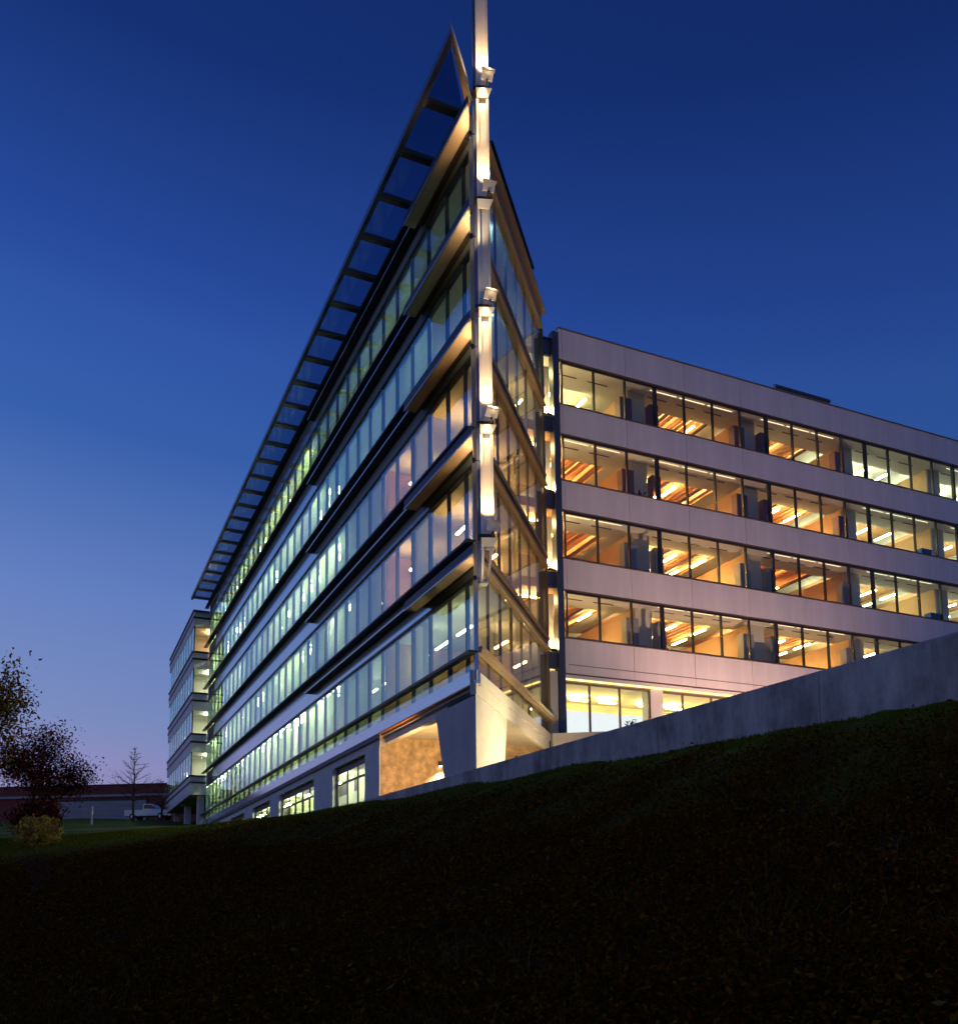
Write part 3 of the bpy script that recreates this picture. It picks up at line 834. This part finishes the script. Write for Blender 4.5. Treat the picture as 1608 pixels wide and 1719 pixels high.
def wing_bits():
    g = thing('globe_lamp', 'glowing round lamp on a dark stand in the second-highest ribbon window', 'lamp', FW @ Matrix.Translation((6.35, .8, WS[2] + .10)))
    gm = MB()
    for a, b, ra, rb in ((-.16, -.08, .08, .15), (-.08, .08, .15, .15), (.08, .16, .15, .08)): gm.tube((0, 0, .3 + a), (0, 0, .3 + b), ra, rb, 12)
    part('globe', gm, 'bulb_hot', g)
    part('stand', MB().tube((0, 0, -.9), (0, 0, .14), .02, .02, 6).tube((0, 0, -.92), (0, 0, -.9), .16, .16, 12), 'black_plastic', g)
    p = thing('office_plant', 'small potted plant beside the brown cabinet in the second-highest window row', 'plant', FW @ Matrix.Translation((4.95, .5, WS[2] - .35)))
    part('pot', MB().tube((0, 0, 0), (0, 0, .3), .10, .14, 10), 'white_paint', p)
    tips = [Vector((random.gauss(0, .14), random.gauss(0, .10), .35 + random.random() * .5)) for _ in range(16)]
    st = MB()
    for q in tips: st.tube((0, 0, .28), tuple(q), .008, .004, 4)
    part('stems', st, 'bark', p)
    part('foliage', leaf_mesh('foliage', [np.array(q) + rng.normal(size=3) * .04 for q in tips for _ in range(6)], .07, 'leaf_cover'), None, p)
    for s_, r, lab in ((26.6, 2, 'blue box by the glass at the right end of the second-highest window row'), (27.0, 1, 'blue box by the glass at the right end of the second-lowest window row')):
        b = thing('storage_box', lab, 'box', FW @ Matrix.Translation((s_, .45, WS[r] + .03)), 'blue boxes inside the wing')
        part('tub', MB().prism([(-.4, -.2), (.4, -.2), (.4, .2), (-.4, .2)], 0, .42, [(-.45, -.23), (.45, -.23), (.45, .23), (-.45, .23)]), 'blue_paint', b)
        part('lid', bx(-.48, .48, -.26, .26, .42, .48), 'blue_paint', b)

# ================================================================== FAR END BLOCK
E_ = thing('office_end_block', 'four-storey end block jutting past the far left end of the glass front', 'office building', FL)
def end_block():
    t0, t1, o = 62.55, 82.6, 1.45
    bz = [(10.75, 12.30), (14.55, 16.35), (18.62, 20.35), (22.75, 24.42), (26.88, 28.5)]
    for z0, z1 in bz:
        part('spandrel_panel', MB().box(t0, t1, o - .2, o, z0, z1).box(t0, t0 + .2, -.0, o - .2, z0, z1), 'wing_panel', E_)
        sc = (z0 + z1) / 2 + .12
        part('groove', MB().box(t0 - .07, t1, o, o + .07, sc - .12, sc + .06).box(t0 - .07, t0, .0, o, sc - .12, sc + .06), 'dark_metal', E_)
        part('sill_cap', MB().box(t0 - .10, t1, o, o + .10, z1 - .13, z1 + .03).box(t0 - .10, t0, .0, o, z1 - .13, z1 + .03), 'dark_metal', E_)
        part('floor_slab', bx(t0 + .25, t1 - .1, -8, o - .25, z0 + .1, z0 + .4), 'ceiling_paint', E_)
    for r in range(4):
        z0, z1 = bz[r][1] + .03, bz[r + 1][0]
        n = 10; w = (t1 - t0) / n
        for i in range(n):
            part('pane', bx(.03, w - .03, -.012, .012, 0, z1 - z0), 'glass_facade', E_, FL, (t0 + i * w, o - .06, z0))
            part('mullion', bx(-.04, .04, -.08, .03, 0, z1 - z0), 'mullion_metal', E_, FL, (t0 + i * w, o - .06, z0))
        part('pane', bx(t0 + .05, t0 + .074, .1, o - .1, z0, z1), 'glass_wing', E_)
        part('inner_wall', bx(t0 + 4, t0 + 4.2, -7, o - .4, z0 - .5, z1 + .1), 'inner_wall', E_)
        for j in range(4):
            part('ceiling_light', bx(-.8, .8, -.22, .22, 0, .06), 'light_room' if r != 3 or j else 'light_dim', E_, FL, (t0 + 1.6 + j * 5.0, -.6, z1 - .15))
    part('roof', bx(t0, t1, -8, o - .2, 28.1, 28.4), 'concrete', E_)
    part('far_wall', bx(t1 - .2, t1, -8, o - .2, 10.8, 28.4), 'wing_panel', E_)
    part('underside', bx(t0, t1, -8, o - .02, 10.45, 10.75), 'concrete', E_)
    part('recess_wall', bx(t0 + .5, t1, -4.4, -4.1, 5.5, 10.45), 'brick_red', E_)
    for t in (63.2, 72.5, 81.8):
        part('column', bx(t, t + .6, .0, .6, 5.5, 10.45), 'concrete', E_)
    part('low_wall', bx(60.6, 63.6, .12, .45, 5.8, 8.0), 'concrete_pale', E_)
end_block()

# ================================================================== RETAINING WALL
def retaining_wall():
    ln = float(np.linalg.norm(WB - WA))
    fr = frame(WA[0], WA[1], 0, _wd[0], _wd[1])
    sgn = 1 if (fr.to_3x3() @ Vector((0, 1, 0))).xy.dot(Vector(_wn)) > 0 else -1
    prof = lambda zt: [(-.15, 2.2), (.15, 2.2), (.15, zt - .03), (.12, zt), (-.12, zt), (-.15, zt - .03)]
    t = thing('retaining_wall', 'long grey stained concrete retaining wall rising to the right above dark slope', 'wall', fr)
    n = 7
    for i in range(n):
        part('wall_segment', MB().profile(prof(4.35), ln * i / n + .007, ln * (i + 1) / n - .007), 'wall_concrete', t)
retaining_wall()

# lights of the court
def court_lights():
    for nm, lab, pos, aim, en, ang, col in (
        ('ground_floodlight', 'low floodlight on the court lighting the right face of the corner pier', frp(3.6, 3.6, 4.3), frp(2.0, 0, 6.0), 2300, 120, (1, .80, .42)),
        ('ground_floodlight', 'low floodlight on the court lighting the prow underside near the link', frp(8.5, 2.6, 4.3), frp(9.0, 0, 8.2), 1100, 120, (1, .72, .36)),
        ('ground_floodlight', 'low floodlight inside the porch behind the corner pier', fl(6.0, -1.25, 4.3), fl(9.0, -1.3, 6.6), 1000, 140, (1, .55, .21)),
        ('ground_floodlight', 'low floodlight on the terrace washing the pale bands of the wing', fw(9, 7, 4.4), fw(10.5, 0, 15), 5600, 110, (1, .60, .42))):
        t = thing(nm, lab, 'floodlight', Matrix.Translation(pos), 'floodlights of the court')
        part('housing', MB().box(-.14, .14, -.1, .1, 0, .16).box(-.18, .18, -.02, .02, -.08, .2), 'black_plastic', t)
        part('lens', bx(-.12, .12, -.08, .08, .161, .17), 'lamp_lens', t)
        lamp('floodlight_lamp', 'SPOT', tuple(Vector(pos) + Vector((0, 0, .25))), tuple(aim), en, col, t, .1, .8, ang)
    w = thing('wall_lamp', 'small black wall lamp beside the leaning pier edge in the orange porch', 'lamp', FL @ Matrix.Translation((10.38, -2.9, 6.3)))
    part('body', bx(-.16, 0, -.08, .08, -.1, .1), 'black_plastic', w)
    part('lens', bx(-.13, -.02, -.06, .06, -.112, -.101), 'lamp_lens', w)
    lamp('wall_lamp_light', 'SPOT', tuple(fl(10.0, -3.0, 6.1)), tuple(fl(10.25, -3.1, 4.3)), 420, (1, .85, .6), w, .05, .7, 120)
court_lights()

# ================================================================== TREES AND SHRUBS
def leaf_mesh(name, pts, size, mat, flat=0.):
    n = len(pts)
    pts = np.asarray(pts)
    a = rng.normal(size=(n, 3)); a[:, 2] *= (1 - flat); a /= np.linalg.norm(a, axis=1)[:, None]
    b = rng.normal(size=(n, 3)); b -= (b * a).sum(1)[:, None] * a
    b[:, 2] *= (1 - flat); b /= np.linalg.norm(b, axis=1)[:, None]
    s = (size * rng.uniform(.6, 1.4, n))[:, None]
    v = np.stack([pts - a * s, pts + b * s * .5 + np.cross(a, b) * s * .15, pts + a * s, pts - b * s * .5 + np.cross(a, b) * s * .15], 1).reshape(-1, 3)
    me = bpy.data.meshes.new(name)
    me.vertices.add(4 * n); me.vertices.foreach_set('co', v.ravel().astype(np.float32))
    me.loops.add(4 * n); me.loops.foreach_set('vertex_index', np.arange(4 * n, dtype=np.int32))
    me.polygons.add(n); me.polygons.foreach_set('loop_start', np.arange(0, 4 * n, 4, dtype=np.int32))
    me.materials.append(MT[mat]); me.update(calc_edges=True)
    return me
def branch_tree(height, spread, seed, levels=4, r0=.13, first=.3, up=.55):
    R_ = random.Random(seed)
    mb = MB(); tips = []
    def grow(p, d, ln, r, lv):
        n = 3
        for i in range(n):
            d = (d + Vector((R_.gauss(0, .12), R_.gauss(0, .12), R_.gauss(.04, .08)))).normalized()
            q = p + d * ln / n
            r2 = r * .86
            mb.tube(p, q, r, r2, 6 if lv < 2 else 4)
            p, r = q, r2
            if lv < levels and (i > 0 or lv > 0):
                for _ in range(2):
                    a = R_.uniform(0, 2 * math.pi)
                    side = Vector((math.cos(a), math.sin(a), up * R_.uniform(.3, 1.2))).normalized()
                    grow(p, (d * .45 + side * .8 * spread).normalized(), ln * R_.uniform(.45, .68), r * .55, lv + 1)
        if lv >= 2: tips.append(p)
        if lv < levels: grow(p, d, ln * .6, r * .8, lv + 1)
    grow(Vector((0, 0, -.2)), Vector((0, 0, 1)), height * .48, r0, 0)
    zmax = max(v[2] for v in mb.v)
    s = height / zmax
    mb.v = [(x * s, y * s, z * s) for x, y, z in mb.v]
    return mb, [t * s for t in tips]
def tree(name, label, x, y, height, seed, leaf=None, nleaf=0, lsize=.1, clump=.4, spread=1., levels=3, cat='tree', r0=.13, up=.55):
    t = thing(name, label, cat, Matrix.Translation((x, y, gz(x, y))))
    mb, tips = branch_tree(height, spread, seed, levels, r0, up=up)
    part('trunk', mb, 'bark', t)
    if leaf:
        tp = np.array([tuple(v) for v in tips])
        idx = rng.integers(0, len(tp), nleaf)
        pts = tp[idx] + rng.normal(size=(nleaf, 3)) * clump
        part('crown', leaf_mesh('crown', pts, lsize, leaf), None, t)
    return t
def px(xp, Y): return (xp - 811.66) / 1559.3 * (Y * .9933 + .0) * 1.0
tree('red_leaved_tree', 'dark red autumn tree at the left edge before the low brick building', -27.3, 57, 7.4, 11, 'leaf_red', 11000, .085, .44, 1.25, levels=4)
tree('yellow_leaved_tree', 'yellowing tree whose branch tip reaches in at the upper left edge', -23.0, 43, 10.2, 5, 'leaf_yellow', 11000, .095, .36, .9)
def leader_tree(name, label, x, y, height, seed):
    R_ = random.Random(seed)
    t = thing(name, label, 'tree', Matrix.Translation((x, y, gz(x, y))))
    mb = MB(); p = Vector((0, 0, -.2)); n = 14
    for i in range(n):
        q = Vector((R_.gauss(0, .03), R_.gauss(0, .03), height * (i + 1) / n))
        mb.tube(p, q, .15 * (1 - i / n) + .015, .15 * (1 - (i + 1) / n) + .012, 6); p = q
        if i > 2:
            for _ in range(4):
                a = R_.uniform(0, 6.28); ln = (height - q.z) * R_.uniform(.30, .52) + .35
                d = Vector((math.cos(a), math.sin(a), R_.uniform(.25, .6))).normalized()
                b = q
                for j in range(4):
                    d = (d + Vector((R_.gauss(0, .12), R_.gauss(0, .12), R_.gauss(.03, .1)))).normalized()
                    c = b + d * ln / 4
                    mb.tube(b, c, .035 - .006 * j, .03 - .006 * j, 4)
                    for _k in range(3):
                        e = (d + Vector((R_.gauss(0, .6), R_.gauss(0, .6), R_.gauss(.15, .4)))).normalized()
                        f_ = c + e * ln * R_.uniform(.12, .28)
                        mb.tube(c, f_, .013, .008, 3)
                        g_ = f_ + (e + Vector((R_.gauss(0, .5), R_.gauss(0, .5), .2))).normalized() * ln * .14
                        mb.tube(f_, g_, .008, .006, 3)
                    b = c
    part('trunk', mb, 'bark', t)
leader_tree('bare_tree', 'slim leafless tree standing before the white garage door', -37.9, 100, 7.9, 23)
leader_tree('bare_sapling', 'small leafless sapling just right of the slim bare tree', -36.2, 104, 4.4, 31)
tree('red_shrub', 'low dark red shrub under the red autumn tree', -27.2, 56, 2.4, 41, 'leaf_red', 3800, .11, .35, 1.3, cat='shrub')
tree('twiggy_shrub', 'twiggy dark shrub with bare stems at the lower left edge', -11.2, 23.0, 1.3, 51, 'leaf_red', 90, .05, .15, 1., cat='shrub', r0=.02)
def round_bush():
    x, y = -24.7, 51.5
    t = thing('yellow_bush', 'rounded golden yellow bush on the lawn at the left edge', 'bush', Matrix.Translation((x, y, gz(x, y))))
    n = 7000
    a = rng.normal(size=(n, 3)); a /= np.linalg.norm(a, axis=1)[:, None]
    rad = rng.uniform(.72, 1.05, n)[:, None]
    lump = 1 + .06 * rng.normal(size=(n, 1)) + .17 * np.sin(a[:, :1] * 9 + 2) * np.sin(a[:, 1:2] * 8) + .1 * np.sin(a[:, 2:3] * 11)
    p = a * rad * lump * np.array((1.12, 1.05, .84)) + np.array((0, 0, .78))
    p = p[p[:, 2] > .02]
    part('crown', leaf_mesh('crown', p, .085, 'leaf_bush'), None, t)
    mb = MB()
    for i in range(9):
        ang = i * .7
        mb.tube((.1 * math.cos(ang), .1 * math.sin(ang), -.1), (.7 * math.cos(ang), .6 * math.sin(ang), .75), .03, .012, 5)
    part('stems', mb, 'bark', t)
round_bush()
wing_bits()
def wall_weed(x, y, z, label, n, seed, mat):
    t = thing('weed', label, 'plant', Matrix.Translation((x, y, z)), 'weeds along the retaining wall')
    R_ = random.Random(seed); mb = MB(); pts = []
    for i in range(7):
        a = R_.uniform(0, 6.28); tip = (math.cos(a) * .14, math.sin(a) * .14, R_.uniform(.12, .32))
        mb.tube((0, 0, -.1), tip, .006, .003, 4)
        pts += [np.array(tip) * R_.uniform(.6, 1) + rng.normal(size=3) * .03 for _ in range(n)]
    part('stem', mb, 'bark', t); part('foliage', leaf_mesh('foliage', pts, .04, mat), None, t)
def on_wall(f, off, z): 
    p = WA + (WB - WA) * f - _wn * off
    return p[0], p[1], z
wall_weed(*on_wall(.525, .3, 4.27), 'small red-leaved weed showing over the retaining wall below the bright windows', 9, 3, 'leaf_red')
wall_weed(*on_wall(.345, .3, 4.2), 'small dark weed showing over the retaining wall right of the lit pier', 6, 4, 'leaf_cover')
wall_weed(*on_wall(.06, .3, 4.2), 'small dark weed at the low left end of the retaining wall', 6, 8, 'leaf_cover')

# ================================================================== FAR LEFT BACKGROUND
def brick_building():
    bx0, by0 = -60.0, 121.0
    LX = -22
    fr = frame(bx0, by0, 0, .995, -.10)
    t = thing('low_brick_building', 'low dark red brick building with a pale wall panel beyond the lawn', 'building', fr)
    part('wall', bx(LX, 34, .0, .4, 8.5, 14.1), 'brick_red', t)
    part('body', bx(LX, 34, .4, 14, 8.5, 15.4), 'brick_red', t)
    part('parapet', bx(LX, 34.1, -.25, .4, 14.4, 15.6), 'brick_red', t)
    part('stone_band', bx(LX, 34.1, -.30, .0, 14.1, 14.4), 'wall_grey', t)
    part('coping', bx(LX - .1, 34.15, -.35, .5, 15.6, 15.72), 'dark_metal', t)
    gd = part('garage_door', bx(4.6, 16.6, -.12, .0, 10.6, 13.6), 'wall_grey', t)
    for i in range(4):
        part('door_panel', bx(4.7, 16.5, -.17, -.121, 11.0 + i * .65, 11.60 + i * .65), 'wall_grey', gd)
    part('door_frame', MB().box(16.6, 16.8, -.2, .0, 10.8, 13.8).box(4.6, 16.6, -.2, .0, 13.6, 13.8), 'dark_metal', t)
    for i in range(4):
        part('window', bx(19 + i * 3.2, 20.6 + i * 3.2, -.05, .02, 11.8, 13.2), 'dark_glass', t)
brick_building()
def pickup():
    x, y = -39.1, 108.5
    z = gz(x, y) + .02
    fr = Matrix.Translation((x, y, z)) @ Matrix.Rotation(math.radians(-6), 4, 'Z')
    t = thing('pickup_truck', 'white pickup truck parked before the low brick building, nose to the right', 'pickup truck', fr)
    W_ = .95
    def side(pts, w=W_): 
        mb = MB(); k = len(pts)
        mb.v = [(px_, -w, pz) for px_, pz in pts] + [(px_, w, pz) for px_, pz in pts]
        mb.f = [tuple(range(k)), tuple(range(k, 2 * k))[::-1]] + [(i + k, (i + 1) % k + k, (i + 1) % k, i) for i in range(k)]
        return mb
    part('body', side([(-2.7, .45), (2.55, .45), (2.72, .65), (2.70, 1.0), (2.45, 1.12), (1.25, 1.20), (-.55, 1.20), (-.62, 1.15), (-2.7, 1.15)]), 'white_paint_car', t)
    part('cab', side([(-.55, 1.20), (1.2, 1.20), (.55, 1.80), (.35, 1.86), (-.35, 1.86), (-.5, 1.78)], .86), 'white_paint_car', t)
    part('side_window', side([(-.40, 1.26), (.98, 1.26), (.48, 1.74), (-.36, 1.74)], .875), 'dark_glass', t)
    part('windshield', MB().prism([(1.16, -.78), (1.16, .78), (1.13, .78), (1.13, -.78)], 1.24, 1.76, [(.62, -.70), (.62, .70), (.58, .70), (.58, -.70)]), 'dark_glass', t)
    part('bumper', bx(2.62, 2.82, -.9, .9, .42, .62), 'trim_metal', t)
    for sx in (-1.7, 1.72):
        for sy in (-1, 1):
            wv = part('wheel', MB().tube((sx, sy * .78, .38), (sx, sy * .99, .38), .38, .38, 20), 'rubber', t)
            part('rim', MB().tube((sx, sy * .98, .38), (sx, sy * 1.0, .38), .22, .20, 12), 'trim_metal', wv)
    for sy in (-1, 1):
        part('headlight', bx(2.60, 2.735, sy * .62 - .16, sy * .62 + .16, .78, .98), 'screen_white', t)
        part('mirror', bx(.78, .92, sy * 1.0 - .1, sy * 1.0 + .1, 1.25, 1.45), 'black_plastic', t)
pickup()
def posts():
    x, y = -38.5, 91.0
    single('marker_post', MB().tube((0, 0, -.2), (0, 0, 1.75), .10, .09, 8).tube((0, 0, 1.75), (0, 0, 1.82), .12, .04, 8), 'white_paint', 'white marker post standing on the lawn before the garage door', 'post', Matrix.Translation((x, y, gz(x, y))))
posts()
def lawn_path():
    pts = [(-44, 72), (-36, 73.5), (-29, 74), (-25, 76)]
    v, f = [], []
    c = np.array(pts, float)
    dense = np.concatenate([np.linspace(c[i], c[i + 1], 14, endpoint=False) for i in range(len(c) - 1)] + [c[-1:]])
    for i, p in enumerate(dense):
        d = dense[min(i + 1, len(dense) - 1)] - dense[max(i - 1, 0)]; d /= np.linalg.norm(d); n = np.array((-d[1], d[0]))
        for s in (-.7, .7):
            q = p + n * s; v.append((q[0], q[1], gz(*q) + .03))
    for i in range(len(dense) - 1): f.append((2 * i, 2 * i + 2, 2 * i + 3, 2 * i + 1))
    me = bpy.data.meshes.new('path'); me.from_pydata(v, [], [q[::-1] for q in f]); me.materials.append(MT['path_pave']); me.update()
    setting('path', me, None)
lawn_path()

# ================================================================== GROUND COVER
def cover():
    def inside(x, y): return (wall_dist(x, y) > .2) 
    # leaves and low shrubs on the dark slope
    n = 430000
    Y = 3.0 + 42 * rng.random(n) ** 1.5
    X = (rng.random(n) * 1.24 - .62) * Y
    k = inside(X, Y) & (rng.random(n) > np.sqrt(grassy(X, Y)) * 1.02)
    X, Y = X[k], Y[k]
    Z = ground_z(X, Y)
    tuft = .5 + .5 * np.sin(X * 1.7 + 2 * np.sin(Y * 1.1)) * np.sin(Y * 1.5 + np.sin(X * 2.3))
    Z = Z + rng.random(len(X)) ** 1.3 * (.06 + .22 * tuft)
    setting('ground_cover_leaves', leaf_mesh('ground_cover_leaves', np.c_[X, Y, Z], .019 + .0008 * np.clip(Y, 0, 30), 'leaf_cover', .35), None, kind='stuff')
    n = 1500
    Y = 4.0 + 34 * rng.random(n) ** 1.2; X = (rng.random(n) * 1.2 - .6) * Y
    k = inside(X, Y); X, Y = X[k], Y[k]
    Z = ground_z(X, Y) + .05 + .16 * rng.random(len(X)) * (1 - grassy(X, Y))
    setting('fallen_leaves', leaf_mesh('fallen_leaves', np.c_[X, Y, Z], .028 + .0012 * Y, 'leaf_fallen', .5), None, kind='stuff')
    # clumps of dry grass and bare stems among the leaves
    nc = 700
    Yc = 5 + 36 * rng.random(nc) ** 1.3; Xc = (rng.random(nc) * 1.2 - .6) * Yc
    k = inside(Xc, Yc) & (grassy(Xc, Yc) < .25)
    Xc, Yc = Xc[k], Yc[k]
    per = 46
    X = np.repeat(Xc, per) + rng.normal(size=len(Xc) * per) * .16; Y = np.repeat(Yc, per) + rng.normal(size=len(Xc) * per) * .16
    m = len(X); Z = ground_z(X, Y) - .02
    ln = rng.uniform(.10, .30, m); a = rng.uniform(0, 6.283, m); w = .0022 + .00016 * Y
    lean = rng.normal(size=(m, 2)) * .12
    c, q = np.cos(a) * w, np.sin(a) * w
    v = np.empty((m, 5, 3))
    mx, my, mz = X + lean[:, 0] * .45, Y + lean[:, 1] * .45, Z + ln * .62
    v[:, 0] = np.c_[X - c, Y - q, Z]; v[:, 1] = np.c_[X + c, Y + q, Z]
    v[:, 2] = np.c_[mx + c * .7, my + q * .7, mz]; v[:, 3] = np.c_[mx - c * .7, my - q * .7, mz]
    v[:, 4] = np.c_[X + lean[:, 0] * 1.4, Y + lean[:, 1] * 1.4, Z + ln]
    me = bpy.data.meshes.new('dry_grass')
    me.vertices.add(5 * m); me.vertices.foreach_set('co', v.reshape(-1).astype(np.float32))
    b0 = np.arange(m, dtype=np.int32)[:, None] * 5
    li = (b0 + np.array([0, 1, 2, 3, 3, 2, 4], np.int32)).reshape(-1)
    me.loops.add(7 * m); me.loops.foreach_set('vertex_index', li)
    ls = (np.arange(m, dtype=np.int32)[:, None] * 7 + np.array([0, 4], np.int32)).reshape(-1)
    me.polygons.add(2 * m); me.polygons.foreach_set('loop_start', ls)
    me.materials.append(MT['dry_blade']); me.update(calc_edges=True)
    setting('dry_grass', me, None, kind='stuff')
    # mown grass along the wall and the front
    n = 300000
    Y = 6.0 + 60 * rng.random(n) ** 1.1; X = (rng.random(n) * 1.2 - .6) * Y
    fx = (X - P0[0]) * -Wx + (Y - P0[1]) * -Wy
    k = (wall_dist(X, Y) > .17) & (fx > .12) & (rng.random(n) < grassy(X, Y)) & ((Y < 39) | (fx > .1))
    X, Y = X[k], Y[k]; m = len(X)
    Z = ground_z(X, Y) - .02
    h = rng.uniform(.035, .085, m) * (1 + Y / 60); a = rng.uniform(0, 6.283, m); w = .006 + .0005 * Y
    lean = rng.normal(size=(m, 2)) * .025
    v = np.empty((m, 3, 3)); c, s = np.cos(a) * w, np.sin(a) * w
    v[:, 0] = np.c_[X - c, Y - s, Z]; v[:, 1] = np.c_[X + c, Y + s, Z]; v[:, 2] = np.c_[X + lean[:, 0], Y + lean[:, 1], Z + h]
    me = bpy.data.meshes.new('grass')
    me.vertices.add(3 * m); me.vertices.foreach_set('co', v.reshape(-1).astype(np.float32))
    me.loops.add(3 * m); me.loops.foreach_set('vertex_index', np.arange(3 * m, dtype=np.int32))
    me.polygons.add(m); me.polygons.foreach_set('loop_start', np.arange(0, 3 * m, 3, dtype=np.int32))
    me.materials.append(MT['grass_blade']); me.update(calc_edges=True)
    setting('grass', me, None, kind='stuff')
cover()
